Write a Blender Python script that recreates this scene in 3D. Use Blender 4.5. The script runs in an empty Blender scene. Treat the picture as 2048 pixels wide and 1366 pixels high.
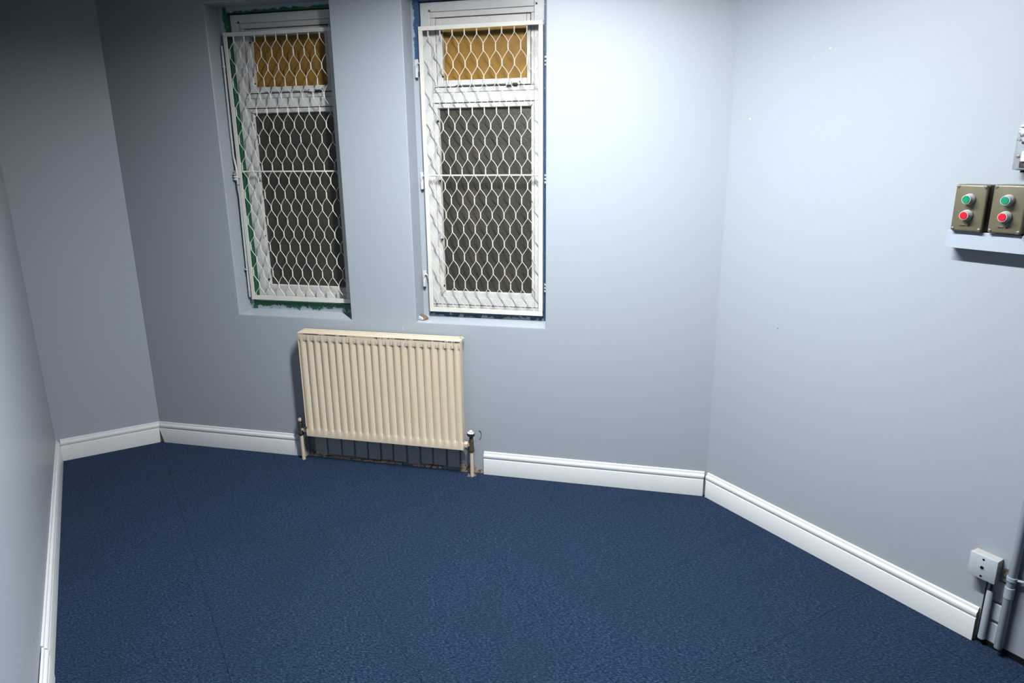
import bpy, bmesh, math, random
from mathutils import Vector, Matrix

random.seed(7)
scene = bpy.context.scene
C = scene.collection
R2 = math.sqrt(0.5)

# ------------------------------------------------------------------ camera
cam_d = bpy.data.cameras.new('camera')
cam = bpy.data.objects.new('camera', cam_d)
C.objects.link(cam)
cam_d.sensor_fit = 'HORIZONTAL'
cam_d.sensor_width = 36.0
cam_d.lens = 36.0 * 1381.074 / 2048.0
cam_d.clip_start = 0.02
rr = Vector((0.97179927, 0.23559269, -0.01011226))
uu = Vector((-0.05228866, 0.25710513, 0.9649678))
ff = Vector((-0.22993927, 0.93722625, -0.2621734))
cam.matrix_world = Matrix(((rr.x, uu.x, -ff.x, 0.55947), (rr.y, uu.y, -ff.y, -3.09251),
                           (rr.z, uu.z, -ff.z, 1.56565), (0, 0, 0, 1)))
scene.camera = cam

# ------------------------------------------------------------------ world, exposure
world = bpy.data.worlds.new('night')
scene.world = world
world.use_nodes = True
world.node_tree.nodes['Background'].inputs[0].default_value = (0.02, 0.025, 0.04, 1)
world.node_tree.nodes['Background'].inputs[1].default_value = 0.3
LAMP = 672.0                      # emission of the ceiling batten's diffuser
scene.view_settings.view_transform = 'Standard'
scene.view_settings.look = 'None'
scene.view_settings.gamma = 1.0
scene.view_settings.use_curve_mapping = False
scene.view_settings.exposure = 0.0
scene.cycles.max_bounces = 7
scene.cycles.diffuse_bounces = 5
scene.cycles.glossy_bounces = 3
scene.cycles.caustics_reflective = False
scene.cycles.caustics_refractive = False


# ------------------------------------------------------------------ materials
def lin(c):
    return tuple((v / 255 / 12.92 if v / 255 <= 0.04045 else ((v / 255 + 0.055) / 1.055) ** 2.4) for v in c)


ALB = 0.62          # all colours scaled down alike to weaken bounce light; a stronger lamp makes up


class Mat:
    """a small node builder around one Principled shader"""
    def __init__(self, name, color, rough=0.5, metal=0.0, spec=0.5):
        self.m = bpy.data.materials.new(name)
        self.m.use_nodes = True
        self.t = self.m.node_tree
        self.p = self.t.nodes['Principled BSDF']
        color = tuple(c * ALB for c in color)
        self.p.inputs['Base Color'].default_value = (*color, 1)
        self.p.inputs['Roughness'].default_value = rough
        self.p.inputs['Metallic'].default_value = metal
        self.p.inputs['Specular IOR Level'].default_value = spec
        self.col = None
        self.color = color
        self.tc = None

    def n(self, typ, **kw):
        nd = self.t.nodes.new(typ)
        for k, v in kw.items():
            setattr(nd, k, v)
        return nd

    def link(self, a, b):
        self.t.links.new(a, b)

    def coord(self, out='Object', scale=(1, 1, 1), rot=(0, 0, 0), loc=(0, 0, 0)):
        if self.tc is None:
            self.tc = self.n('ShaderNodeTexCoord')
        mp = self.n('ShaderNodeMapping')
        mp.inputs['Scale'].default_value = scale
        mp.inputs['Rotation'].default_value = rot
        mp.inputs['Location'].default_value = loc
        self.link(self.tc.outputs[out], mp.inputs['Vector'])
        return mp.outputs['Vector']

    def noise(self, vec, scale, detail=4, rough=0.55):
        nz = self.n('ShaderNodeTexNoise')
        nz.inputs['Scale'].default_value = scale
        nz.inputs['Detail'].default_value = detail
        nz.inputs['Roughness'].default_value = rough
        self.link(vec, nz.inputs['Vector'])
        return nz.outputs['Fac']

    def math(self, op, a, b=None, clamp=False):
        m = self.n('ShaderNodeMath', operation=op, use_clamp=clamp)
        for i, v in enumerate((a, b)):
            if v is None:
                continue
            if isinstance(v, (int, float)):
                m.inputs[i].default_value = v
            else:
                self.link(v, m.inputs[i])
        return m.outputs[0]

    def step(self, fac, lo, hi):
        mr = self.n('ShaderNodeMapRange')
        mr.inputs['From Min'].default_value = lo
        mr.inputs['From Max'].default_value = hi
        self.link(fac, mr.inputs['Value'])
        return mr.outputs[0]

    def mixcol(self, fac, other):
        """blend the colour so far towards OTHER where FAC is 1"""
        mx = self.n('ShaderNodeMix', data_type='RGBA')
        if isinstance(fac, float):
            mx.inputs['Factor'].default_value = fac
        else:
            self.link(fac, mx.inputs['Factor'])
        if self.col is None:
            mx.inputs['A'].default_value = (*self.color, 1)
        else:
            self.link(self.col, mx.inputs['A'])
        if isinstance(other, tuple):
            mx.inputs['B'].default_value = (*(c * ALB for c in other), 1)
        else:
            self.link(other, mx.inputs['B'])
        self.col = mx.outputs['Result']
        return self

    def xyz(self, vec):
        s = self.n('ShaderNodeSeparateXYZ')
        self.link(vec, s.inputs[0])
        return s.outputs

    def bump(self, h, strength=0.2, dist=0.002):
        b = self.n('ShaderNodeBump')
        b.inputs['Strength'].default_value = strength
        b.inputs['Distance'].default_value = dist
        self.link(h, b.inputs['Height'])
        self.link(b.outputs[0], self.p.inputs['Normal'])
        return self

    def done(self):
        if self.col is not None:
            self.link(self.col, self.p.inputs['Base Color'])
        return self.m


def paint(name, color, rough=0.45, bump=0.12, scale=90, spec=0.4):
    m = Mat(name, color, rough, spec=spec)
    v = m.coord()
    big = m.noise(v, 2.2, 3)
    m.mixcol(m.math('MULTIPLY', m.step(big, 0.35, 0.75), 0.10), tuple(c * 0.86 for c in color))
    m.bump(m.noise(v, scale, 4), bump, 0.002)
    return m.done()


WALL = (0.420, 0.468, 0.516)
M_wall = paint('wall_paint_blue_grey', WALL, 0.42, 0.10, 60)
M_ceil = paint('ceiling_bounce_dimmed', (0.36, 0.37, 0.38), 0.8)  # unseen ceiling, colour set dark to lessen bounce light
M_rear = paint('rear_wall_bounce_dimmed', (0.12, 0.13, 0.14), 0.6)  # unseen rear wall, given a dark colour to soak up bounce light


def sill_paint():
    m = Mat('sill_paint_chipped', tuple(c * 1.12 for c in WALL), 0.4)
    v = m.coord()
    n1 = m.noise(v, 9, 6, 0.65)
    m.mixcol(m.step(n1, 0.60, 0.66), (0.66, 0.68, 0.70))
    m.mixcol(m.step(m.noise(v, 17, 6, 0.7), 0.685, 0.70), (0.42, 0.27, 0.17))
    m.bump(n1, 0.25, 0.004)
    return m.done()


M_sill = sill_paint()


def gloss_white(name, color=(0.80, 0.82, 0.83), rough=0.28, dirt=0.0, dirtcol=(0.42, 0.33, 0.25), dscale=14):
    m = Mat(name, color, rough)
    v = m.coord()
    if dirt:
        m.mixcol(m.math('MULTIPLY', m.step(m.noise(v, dscale, 6, 0.7), 0.5, 0.75), dirt), dirtcol)
    m.bump(m.noise(v, 120, 3), 0.06, 0.001)
    return m.done()


M_skirt = gloss_white('skirting_white_gloss')
M_rawwood = Mat('raw_board_end', (0.30, 0.25, 0.17), 0.8).done()
M_upvc = gloss_white('window_frame_white', (0.73, 0.735, 0.72), 0.32, 0.22, (0.40, 0.36, 0.30), 10)
M_bead = gloss_white('window_bead_white', (0.71, 0.70, 0.675), 0.35, 0.30, (0.42, 0.33, 0.26), 16)
M_grille = gloss_white('grille_cream_paint', (0.80, 0.775, 0.70), 0.35, 0.25, (0.55, 0.50, 0.40), 20)
M_wire = gloss_white('wire_cream_paint', (0.84, 0.79, 0.69), 0.4)
M_hard = gloss_white('ironmongery_white_paint', (0.70, 0.72, 0.73), 0.4, 0.6, (0.20, 0.17, 0.15), 60)
M_rod = gloss_white('rod_grey_white_paint', (0.56, 0.59, 0.63), 0.35, 0.4, (0.25, 0.25, 0.26), 50)
M_dark = Mat('dark_gap', (0.007, 0.008, 0.011), 0.8, spec=0.1).done()
M_iron = Mat('dark_iron', (0.035, 0.03, 0.028), 0.45, 0.3).done()


def peel(name, under, amount, edge=0.0, top=None):
    """wall paint slapped over an older coat; UV u runs from the opening edge (0) to the window (1), v in metres"""
    m = Mat(name, tuple(c * 1.05 for c in WALL), 0.45)
    v = m.coord()
    uv = m.xyz(m.coord('UV'))
    nz = m.noise(v, 26, 5, 0.65)
    f = m.math('ADD', m.math('MULTIPLY', uv[0], 1.0), m.math('MULTIPLY', m.math('SUBTRACT', nz, 0.5), 1.4))
    if top is not None:                       # only above a height along the rail
        f = m.math('SUBTRACT', f, m.math('MULTIPLY', m.math('LESS_THAN', m.math('ADD', uv[1], m.math('MULTIPLY', nz, 0.1)), top), 3.0))
    mask = m.step(f, 1.0 - amount, 1.06 - amount)
    m.mixcol(mask, under)
    m.mixcol(m.math('MULTIPLY', mask, m.step(m.noise(v, 110, 4), 0.64, 0.68)), (0.5, 0.52, 0.52))
    m.bump(mask, 0.3, 0.001)
    return m.done()


GREEN = (0.012, 0.13, 0.065)
BLUE = (0.018, 0.085, 0.20)


def carpet():
    m = Mat('blue_carpet', (0.0080, 0.0225, 0.0600), 0.95, spec=0.1)
    v = m.coord(scale=(1, 2.6, 1), rot=(0, 0, math.radians(-12)))
    f1 = m.noise(v, 92, 3, 0.8)
    f2 = m.noise(v, 38, 4, 0.7)
    f3 = m.noise(m.coord(), 3.0, 4, 0.6)
    m.mixcol(m.step(f2, 0.47, 0.64), (0.0125, 0.0310, 0.0720))
    m.mixcol(m.step(f1, 0.53, 0.61), (0.0480, 0.0790, 0.1330))
    m.mixcol(m.step(f1, 0.47, 0.40), (0.0025, 0.0065, 0.0190))
    m.mixcol(m.math('MULTIPLY', m.step(f3, 0.45, 0.65), 0.35), (0.0090, 0.0250, 0.0425))
    m.bump(m.math('ADD', f1, f2), 0.9, 0.004)
    m.p.inputs['Sheen Weight'].default_value = 0.06
    m.p.inputs['Sheen Roughness'].default_value = 0.5
    m.p.inputs['Sheen Tint'].default_value = (0.35, 0.55, 0.9, 1)
    return m.done()


M_carpet = carpet()
M_sub = Mat('floor_underlay', (0.02, 0.022, 0.028), 0.9).done()


def obscure():
    m = Mat('obscured_glass_at_night', (0.037, 0.036, 0.026), 0.45, spec=0.55)
    v = m.coord()
    big = m.noise(v, 7, 3)
    m.mixcol(m.step(big, 0.45, 0.7), (0.060, 0.050, 0.034))
    m.mixcol(m.step(m.noise(m.coord(scale=(1, 1, 0.25), loc=(3, 1, 2)), 60, 5, 0.75), 0.66, 0.74), (0.26, 0.25, 0.23))
    m.bump(m.noise(v, 190, 2), 0.55, 0.003)
    return m.done()


M_glass = obscure()


def amber():
    m = Mat('amber_obscured_pane', (0.34, 0.185, 0.034), 0.42, spec=0.2)
    v = m.coord(scale=(1, 1, 0.35), rot=(0, math.radians(30), 0))
    m.mixcol(m.step(m.noise(v, 30, 4, 0.6), 0.35, 0.75), (0.26, 0.150, 0.032))
    m.mixcol(m.math('MULTIPLY', m.step(m.noise(m.coord(), 9, 3), 0.5, 0.7), 0.5), (0.40, 0.20, 0.032))
    m.bump(m.noise(m.coord(), 150, 2), 0.3, 0.002)
    return m.done()


M_amber = amber()


def radiator_mat():
    m = Mat('radiator_old_cream', (0.83, 0.70, 0.53), 0.34)
    v = m.coord()
    s = m.xyz(v)
    n1 = m.noise(v, 55, 5, 0.7)
    m.mixcol(m.math('MULTIPLY', m.step(m.noise(v, 6, 5, 0.65), 0.45, 0.7), 0.35), (0.74, 0.60, 0.43))
    m.mixcol(m.step(m.noise(v, 38, 6, 0.72), 0.735, 0.75), (0.11, 0.065, 0.04))
    m.bump(n1, 0.15, 0.001)
    return m.done()


def radiator_edge():
    """the cap: worn to metal along its front edge, most of all at its far end from the door side"""
    m = Mat('radiator_cap_worn', (0.82, 0.70, 0.54), 0.34)
    v = m.coord()
    s = m.xyz(v)
    n1 = m.noise(v, 70, 6, 0.75)
    worn = m.math('ADD', n1, m.math('MULTIPLY', m.step(s[0], -0.65, -0.43), 0.13))
    m.mixcol(m.step(worn, 0.70, 0.715), (0.05, 0.03, 0.02))
    m.mixcol(m.math('MULTIPLY', m.step(m.noise(v, 25, 4), 0.55, 0.7), 0.4), (0.80, 0.60, 0.46))
    m.bump(n1, 0.2, 0.001)
    return m.done()


def cap_joint():
    m = Mat('radiator_cap_joint_rust', (0.06, 0.035, 0.02), 0.7)
    v = m.coord()
    s = m.xyz(v)
    f = m.math('SUBTRACT', m.noise(v, 18, 5, 0.7), m.math('MULTIPLY', m.step(s[0], -0.75, -0.43), 0.14))
    m.mixcol(m.step(f, 0.47, 0.50), (0.74, 0.60, 0.44))
    return m.done()


M_capjoint = cap_joint()
M_rad = radiator_mat()
M_radcap = radiator_edge()


def speckled(name, color, chip, rough=0.4, metal=0.0, scale=45, lo=0.62, big=None):
    m = Mat(name, color, rough, metal)
    v = m.coord()
    n1 = m.noise(v, scale, 6, 0.7)
    if big is not None:
        m.mixcol(m.step(m.noise(v, scale * 0.3, 4), 0.45, 0.65), big)
    m.mixcol(m.step(n1, lo, lo + 0.03), chip)
    m.bump(n1, 0.2, 0.001)
    return m.done()


M_pipe = speckled('pipe_cream_paint', (0.76, 0.63, 0.47), (0.12, 0.08, 0.05), 0.4, 0, 60, 0.68)
M_valve = speckled('valve_worn_brass', (0.085, 0.068, 0.05), (0.5, 0.42, 0.34), 0.4, 0.5, 55, 0.60)
M_copper = speckled('copper_pink_paint', (0.60, 0.40, 0.31), (0.03, 0.02, 0.02), 0.4, 0, 70, 0.58)
M_nut = speckled('union_nut_cream', (0.68, 0.58, 0.46), (0.10, 0.06, 0.04), 0.4, 0, 55, 0.58)
M_whitechip = speckled('white_flaked_paint', (0.74, 0.71, 0.67), (0.03, 0.025, 0.02), 0.45, 0, 45, 0.62)
M_olive = speckled('olive_enamel', (0.155, 0.140, 0.083), (0.55, 0.57, 0.55), 0.38, 0.1, 40, 0.69, (0.135, 0.125, 0.078))
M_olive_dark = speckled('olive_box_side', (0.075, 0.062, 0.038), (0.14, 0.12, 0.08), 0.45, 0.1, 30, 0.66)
M_bezel = speckled('button_collar_grey', (0.56, 0.57, 0.57), (0.16, 0.15, 0.14), 0.28, 0.15, 90, 0.66)
M_green = Mat('green_button', (0.0, 0.27, 0.125), 0.32).done()
M_red = Mat('red_button', (0.70, 0.004, 0.02), 0.32).done()
M_screw = speckled('screw_steel', (0.22, 0.21, 0.18), (0.05, 0.045, 0.04), 0.45, 0.2, 160, 0.55)
M_plate = speckled('worn_nameplate', (0.05, 0.045, 0.035), (0.32, 0.30, 0.25), 0.4, 0.2, 170, 0.56)
M_trunk = paint('trunking_pale_grey_blue', (0.45, 0.51, 0.59), 0.35, 0.06)
M_conduit = paint('conduit_grey_blue_paint', (0.36, 0.415, 0.475), 0.38, 0.15, 140)
M_metalsw = speckled('switch_grey_metal', (0.34, 0.37, 0.41), (0.12, 0.14, 0.16), 0.35, 0.35, 35, 0.60, (0.50, 0.54, 0.58))
M_rocker = gloss_white('rocker_white', (0.75, 0.76, 0.75), 0.25)
M_jbox = speckled('junction_box_pale_paint', (0.52, 0.58, 0.62), (0.42, 0.47, 0.51), 0.4, 0, 120, 0.70)
M_jbox_side = speckled('junction_box_chipped_side', (0.53, 0.55, 0.53), (0.62, 0.45, 0.36), 0.45, 0, 60, 0.55)
M_brick = paint('painted_brick_grey_blue', (0.50, 0.55, 0.60), 0.5, 0.5, 110)
M_mortar = paint('painted_mortar', (0.26, 0.30, 0.34), 0.6, 0.6, 140)
M_plaster = speckled('bare_broken_plaster', (0.30, 0.22, 0.16), (0.07, 0.045, 0.035), 0.9, 0, 60, 0.50)
M_panel = paint('boxing_panel_grey_blue', (0.34, 0.39, 0.45), 0.4, 0.08)
M_chunk = speckled('white_chip_paint', (0.75, 0.76, 0.78), (0.20, 0.17, 0.15), 0.5, 0, 60, 0.64)
M_wood = speckled('bare_brown_wood', (0.17, 0.115, 0.075), (0.5, 0.42, 0.33), 0.7, 0, 50, 0.62)


# ------------------------------------------------------------------ mesh helpers
class B:
    def __init__(self):
        self.v, self.f, self.uv = [], [], {}

    def add(self, vs, fs):
        o = len(self.v)
        self.v += [tuple(p) for p in vs]
        self.f += [tuple(i + o for i in f) for f in fs]
        return self

    def box(self, x0, x1, y0, y1, z0, z1):
        return self.add([(x0, y0, z0), (x1, y0, z0), (x1, y1, z0), (x0, y1, z0), (x0, y0, z1), (x1, y0, z1), (x1, y1, z1), (x0, y1, z1)],
                        [(0, 3, 2, 1), (4, 5, 6, 7), (0, 1, 5, 4), (1, 2, 6, 5), (2, 3, 7, 6), (3, 0, 4, 7)])

    def tube(self, path, r, n=8, caps=True):
        path = [Vector(p) for p in path]
        vs, fs = [], []
        prev = None
        for i, p in enumerate(path):
            t = (path[min(i + 1, len(path) - 1)] - path[max(i - 1, 0)]).normalized()
            if prev is None:
                a = Vector((0, 1, 0)) if abs(t.y) < 0.9 else Vector((1, 0, 0))
                prev = (a - t * a.dot(t)).normalized()
            else:
                prev = (prev - t * prev.dot(t)).normalized()
            b = t.cross(prev)
            ri = r[i] if isinstance(r, (list, tuple)) else r
            for k in range(n):
                w = 2 * math.pi * k / n
                vs.append(p + (prev * math.cos(w) + b * math.sin(w)) * ri)
        for i in range(len(path) - 1):
            for k in range(n):
                k2 = (k + 1) % n
                fs.append((i * n + k, i * n + k2, (i + 1) * n + k2, (i + 1) * n + k))
        if caps:
            fs.append(tuple(range(n - 1, -1, -1)))
            fs.append(tuple((len(path) - 1) * n + k for k in range(n)))
        return self.add(vs, fs)

    def lathe(self, origin, axis, prof, n=20):
        """prof: (distance along axis, radius)"""
        origin, axis = Vector(origin), Vector(axis).normalized()
        return self.tube_r([(origin + axis * d, r) for d, r in prof], axis, n)

    def tube_r(self, pr, axis, n):
        a = Vector((0, 0, 1)) if abs(axis.z) < 0.9 else Vector((1, 0, 0))
        a = (a - axis * a.dot(axis)).normalized()
        b = axis.cross(a)
        vs, fs = [], []
        for p, r in pr:
            for k in range(n):
                w = 2 * math.pi * k / n
                vs.append(p + (a * math.cos(w) + b * math.sin(w)) * max(r, 1e-5))
        for i in range(len(pr) - 1):
            for k in range(n):
                k2 = (k + 1) % n
                fs.append((i * n + k, i * n + k2, (i + 1) * n + k2, (i + 1) * n + k))
        fs.append(tuple(range(n - 1, -1, -1)))
        fs.append(tuple((len(pr) - 1) * n + k for k in range(n)))
        return self.add(vs, fs)

    def prism_x(self, prof, x0, x1, cut0=None, cut1=None):
        """profile of (y, z) pushed along x; cut0/cut1(y, z) give an extra x shift at each end"""
        n = len(prof)
        vs = [(x0 + (cut0(y, z) if cut0 else 0), y, z) for y, z in prof] + [(x1 + (cut1(y, z) if cut1 else 0), y, z) for y, z in prof]
        fs = [(i, (i + 1) % n, n + (i + 1) % n, n + i) for i in range(n)]
        fs += [tuple(range(n - 1, -1, -1)), tuple(range(n, 2 * n))]
        return self.add(vs, fs)

    def prism_z(self, poly, z0, z1):
        n = len(poly)
        vs = [(x, y, z0) for x, y in poly] + [(x, y, z1) for x, y in poly]
        fs = [(i, (i + 1) % n, n + (i + 1) % n, n + i) for i in range(n)]
        fs += [tuple(range(n - 1, -1, -1)), tuple(range(n, 2 * n))]
        return self.add(vs, fs)

    def build(self, name, mat, parent=None, bevel=0.0, smooth=None, segs=2, uvf=None):
        me = bpy.data.meshes.new(name)
        me.from_pydata(self.v, [], self.f)
        bm = bmesh.new()
        bm.from_mesh(me)
        bmesh.ops.recalc_face_normals(bm, faces=bm.faces)
        if bevel:
            es = [e for e in bm.edges if len(e.link_faces) == 2 and e.calc_face_angle(0) > 0.5]
            bmesh.ops.bevel(bm, geom=es, offset=bevel, segments=segs, affect='EDGES', profile=0.5, clamp_overlap=True)
        if uvf:
            ul = bm.loops.layers.uv.new('UVMap')
            for f in bm.faces:
                for l in f.loops:
                    l[ul].uv = uvf(l.vert.co)
        bm.to_mesh(me)
        bm.free()
        if smooth:
            for p in me.polygons:
                p.use_smooth = True
            me.set_sharp_from_angle(angle=math.radians(smooth))
        me.materials.append(mat)
        o = bpy.data.objects.new(name, me)
        C.objects.link(o)
        if parent is not None:
            o.parent = parent
        return o


def tag(o, label, cat=None, group=None, kind=None):
    o['label'] = label
    if cat:
        o['category'] = cat
    if group:
        o['group'] = group
    if kind:
        o['kind'] = kind
    return o


def empty(name, loc=(0, 0, 0), rz=0.0):
    o = bpy.data.objects.new(name, None)
    o.empty_display_size = 0.05
    C.objects.link(o)
    o.location = loc
    o.rotation_euler = (0, 0, rz)
    return o


def place(o, frame):
    """put a child-less mesh built in a wall's own axes onto that wall"""
    o.location = frame[0]
    o.rotation_euler = (0, 0, frame[1])
    return o


# wall frames: x along the wall to the right as seen from the room, y into the wall
F_BACK = ((0, 0, 0), 0.0)
F_RIGHT = ((0.734, 0, 0), -math.pi / 4)
F_CORNER = ((-2.269, 0, 0), math.pi / 4)
LL = (-2.269 - 0.499 * R2, -0.499 * R2)
F_LEFT = ((LL[0], LL[1], 0), 3 * math.pi / 4)
CEIL = 2.54
LEN = 5.2                                              # room length along the left wall
RLEN = LEN - 2.122
END_L = (LL[0] + LEN * R2, LL[1] - LEN * R2)
END_R = (0.734 + RLEN * R2, -RLEN * R2)
ROOM = [(-2.269, 0), LL, END_L, END_R, (0.734, 0)]     # counter-clockwise


def wall(name, frame, x0, x1, holes, mat, label, thick=0.25, round_edges=0.0, extra=None):
    xs = sorted({x0, x1} | {h[0] for h in holes} | {h[1] for h in holes})
    zs = sorted({0.0 - 0.05, CEIL} | {h[2] for h in holes} | {h[3] for h in holes})
    bm = bmesh.new()
    cache = {}

    def V(x, y, z):
        k = (round(x, 5), round(y, 5), round(z, 5))
        if k not in cache:
            cache[k] = bm.verts.new(k)
        return cache[k]

    def hole_at(i, j):
        cx, cz = (xs[i] + xs[i + 1]) / 2, (zs[j] + zs[j + 1]) / 2
        for h in holes:
            if h[0] < cx < h[1] and h[2] < cz < h[3]:
                return h
        return None
    for i in range(len(xs) - 1):
        for j in range(len(zs) - 1):
            a, b, c, d = xs[i], xs[i + 1], zs[j], zs[j + 1]
            h = hole_at(i, j)
            if h is None:
                bm.faces.new((V(a, 0, c), V(b, 0, c), V(b, 0, d), V(a, 0, d)))
            bm.faces.new((V(a, thick, c), V(a, thick, d), V(b, thick, d), V(b, thick, c)))
            if h is not None and h[4] < thick:
                bm.faces.new((V(a, h[4], c), V(b, h[4], c), V(b, h[4], d), V(a, h[4], d)))
    edges = []
    for h in holes:
        D = h[4]
        hx = [x for x in xs if h[0] <= x <= h[1]]
        hz = [z for z in zs if h[2] <= z <= h[3]]
        for a, b in zip(hx, hx[1:]):
            for z in (h[2], h[3]):
                if z <= zs[0] + 1e-6:
                    continue
                bm.faces.new((V(a, 0, z), V(b, 0, z), V(b, D, z), V(a, D, z)))
        for c, d in zip(hz, hz[1:]):
            for x in (h[0], h[1]):
                bm.faces.new((V(x, 0, c), V(x, 0, d), V(x, D, d), V(x, D, c)))
    for a, b in zip(xs, xs[1:]):
        for z in (zs[0], zs[-1]):
            bm.faces.new((V(a, 0, z), V(b, 0, z), V(b, thick, z), V(a, thick, z)))
    for c, d in zip(zs, zs[1:]):
        for x in (xs[0], xs[-1]):
            bm.faces.new((V(x, 0, c), V(x, 0, d), V(x, thick, d), V(x, thick, c)))
    bmesh.ops.recalc_face_normals(bm, faces=bm.faces)
    if round_edges:
        es = []
        for e in bm.edges:
            if len(e.link_faces) != 2:
                continue
            p, q = e.verts[0].co, e.verts[1].co
            if abs(p.y) < 1e-6 and abs(q.y) < 1e-6 and e.calc_face_angle(0) > 1.0:
                for h in holes:
                    if h[4] < 0.05:
                        continue
                    if all(h[0] - 1e-4 <= w.x <= h[1] + 1e-4 and h[2] - 1e-4 <= w.z <= h[3] + 1e-4 for w in (p, q)):
                        es.append(e)
                        break
        if es:
            bmesh.ops.bevel(bm, geom=es, offset=round_edges, segments=3, affect='EDGES', profile=0.5, clamp_overlap=True)
    me = bpy.data.meshes.new(name)
    bm.to_mesh(me)
    bm.free()
    me.materials.append(mat)
    o = bpy.data.objects.new(name, me)
    C.objects.link(o)
    place(o, frame)
    tag(o, label, kind='structure')
    return o


# ------------------------------------------------------------------ the room
WL = (-1.668, -1.029, 0.7675, 2.2586)     # openings in the window wall
WR = (-0.682, -0.037, 0.7715, 2.2586)
BR = (-1.335, -0.405, -0.05, 0.125, 0.016)
wall_back = wall('wall_back', F_BACK, -2.269, 0.734, [(*WL, 0.25), (*WR, 0.25), BR], M_wall,
                 'grey-blue painted wall with two barred windows and a radiator', round_edges=0.004)
wall_right = wall('wall_right', F_RIGHT, 0.0, RLEN, [(1.1905, 1.262, -0.05, 0.245, 0.014)], M_wall,
                  'grey-blue painted wall carrying the push-button boxes')
wall_corner = wall('wall_corner', F_CORNER, -0.499, 0.0, [], M_wall, 'short shaded grey-blue wall beside the window wall')
wall_left = wall('wall_left', F_LEFT, -LEN, 0.0, [], M_wall, 'grey-blue wall running along the frame edge')
wall_rear = wall('wall_rear', ((END_R[0], END_R[1], 0), -3 * math.pi / 4), 0.0, math.dist(END_L, END_R), [], M_rear, 'unseen rear wall darkened to cut bounce, closing the room behind')

ceil = tag(B().prism_z(ROOM, CEIL, CEIL + 0.1).build('ceiling', M_ceil), 'unseen ceiling darkened to cut bounce, above the blue-carpeted room', kind='structure')
floor = tag(B().prism_z(ROOM, -0.05, -0.0062).build('floor', M_sub), 'navy blue carpet-tiled floor', kind='structure')


def clip(poly, ring):
    out = poly
    n = len(ring)
    for i in range(n):
        a, b = ring[i], ring[(i + 1) % n]
        ins = lambda p: (b[0] - a[0]) * (p[1] - a[1]) - (b[1] - a[1]) * (p[0] - a[0]) >= -1e-9
        cur, out = out, []
        for k in range(len(cur)):
            p, q = cur[k], cur[(k + 1) % len(cur)]
            if ins(p):
                out.append(p)
            if ins(p) != ins(q):
                d1 = (b[0] - a[0]) * (p[1] - a[1]) - (b[1] - a[1]) * (p[0] - a[0])
                d2 = (b[0] - a[0]) * (q[1] - a[1]) - (b[1] - a[1]) * (q[0] - a[0])
                w = d1 / (d1 - d2)
                out.append((p[0] + (q[0] - p[0]) * w, p[1] + (q[1] - p[1]) * w))
        if len(out) < 3:
            return []
    return out


# carpet tiles half a metre square, laid square to the long walls (45 degrees to the window wall)
G = 0.0005
TS = 0.5
for i in range(-6, 12):
    for j in range(-6, 8):
        # a runs along (1,-1), b along (1,1); seams at x-y = -0.19 + k*0.7071 and x+y = -0.165 + k*0.7071
        a0, b0 = (-0.19) * R2 + i * TS, (-0.165) * R2 + j * TS
        quad = [(a0 + G, b0 + G), (a0 + TS - G, b0 + G), (a0 + TS - G, b0 + TS - G), (a0 + G, b0 + TS - G)]
        poly = [((a + b) * R2, (b - a) * R2) for a, b in quad]
        poly = clip(poly, ROOM)
        if len(poly) < 3:
            continue
        ar = 0.5 * abs(sum(poly[k][0] * poly[(k + 1) % len(poly)][1] - poly[(k + 1) % len(poly)][0] * poly[k][1] for k in range(len(poly))))
        if ar < 0.002:
            continue
        lift = random.uniform(0, 0.0002)
        B().prism_z(poly, -0.006, -0.0006 + lift).build('carpet_tile', M_carpet, floor)

# skirting boards: torus profile, 119 mm
PROF = [(-0.0005, 0), (-0.018, 0), (-0.018, 0.0795), (-0.0165, 0.0825), (-0.0142, 0.0832), (-0.0140, 0.0850), (-0.0155, 0.0872), (-0.0170, 0.0915),
        (-0.0176, 0.0965), (-0.0168, 0.1015), (-0.0142, 0.1060), (-0.0105, 0.1085), (-0.0085, 0.1092), (-0.0082, 0.1135), (-0.0065, 0.1175), (-0.0035, 0.119), (-0.0005, 0.119)]


def skirting(name, frame, x0, x1, label, cut0=None, cut1=None, off=0.0, rawend=False):
    e = tag(empty(name, *frame), label, kind='structure')
    o = B().prism_x([(y - off, z) for y, z in PROF], x0, x1, cut0, cut1).build('moulded_board', M_skirt, e, smooth=35)
    if rawend:
        B().prism_x([(y * 0.97, z) for y, z in PROF], x1, x1 + 0.0006).build('sawn_end', M_rawwood, e)
    return e


T8 = math.tan(math.pi / 8)
skirting('baseboard_back', F_BACK, -2.269, -1.345, 'white skirting board between the corner and the radiator',
         cut0=lambda y, z: -y * T8 + (0.022 if z < 0.062 else 0.0))
skirting('baseboard_window_side', F_BACK, -0.349, 0.7215, 'white skirting board between the radiator pipe and the far corner',
         cut1=lambda y, z: 0.003 if z > 0.1 else 0.0)
skirting('baseboard_right', F_RIGHT, 0.0105, 1.1865, 'long white skirting board under the push-button boxes', rawend=True,
         cut0=lambda y, z: 0.0045 if z < 0.08 else 0.0)
skirting('baseboard_corner', F_CORNER, -0.481, 0.0, 'short white skirting board on the shaded wall',
         cut1=lambda y, z: y * T8 - (0.005 if z < 0.062 else 0.0))
skirting('baseboard_left', F_LEFT, -1.885, -0.0005, 'white skirting board along the edge of the carpet', cut0=lambda y, z: 0.0)
skirting('baseboard_left_near', F_LEFT, -3.9, -1.893, 'nearer length of white skirting board past a joint', off=0.003)
# timber packer showing where the two boards do not meet in the corner
B().box(-2.266, -2.228, -0.0135, -0.004, 0.0, 0.066).build('timber_packer', M_wood, bpy.data.objects['baseboard_back'])

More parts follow.
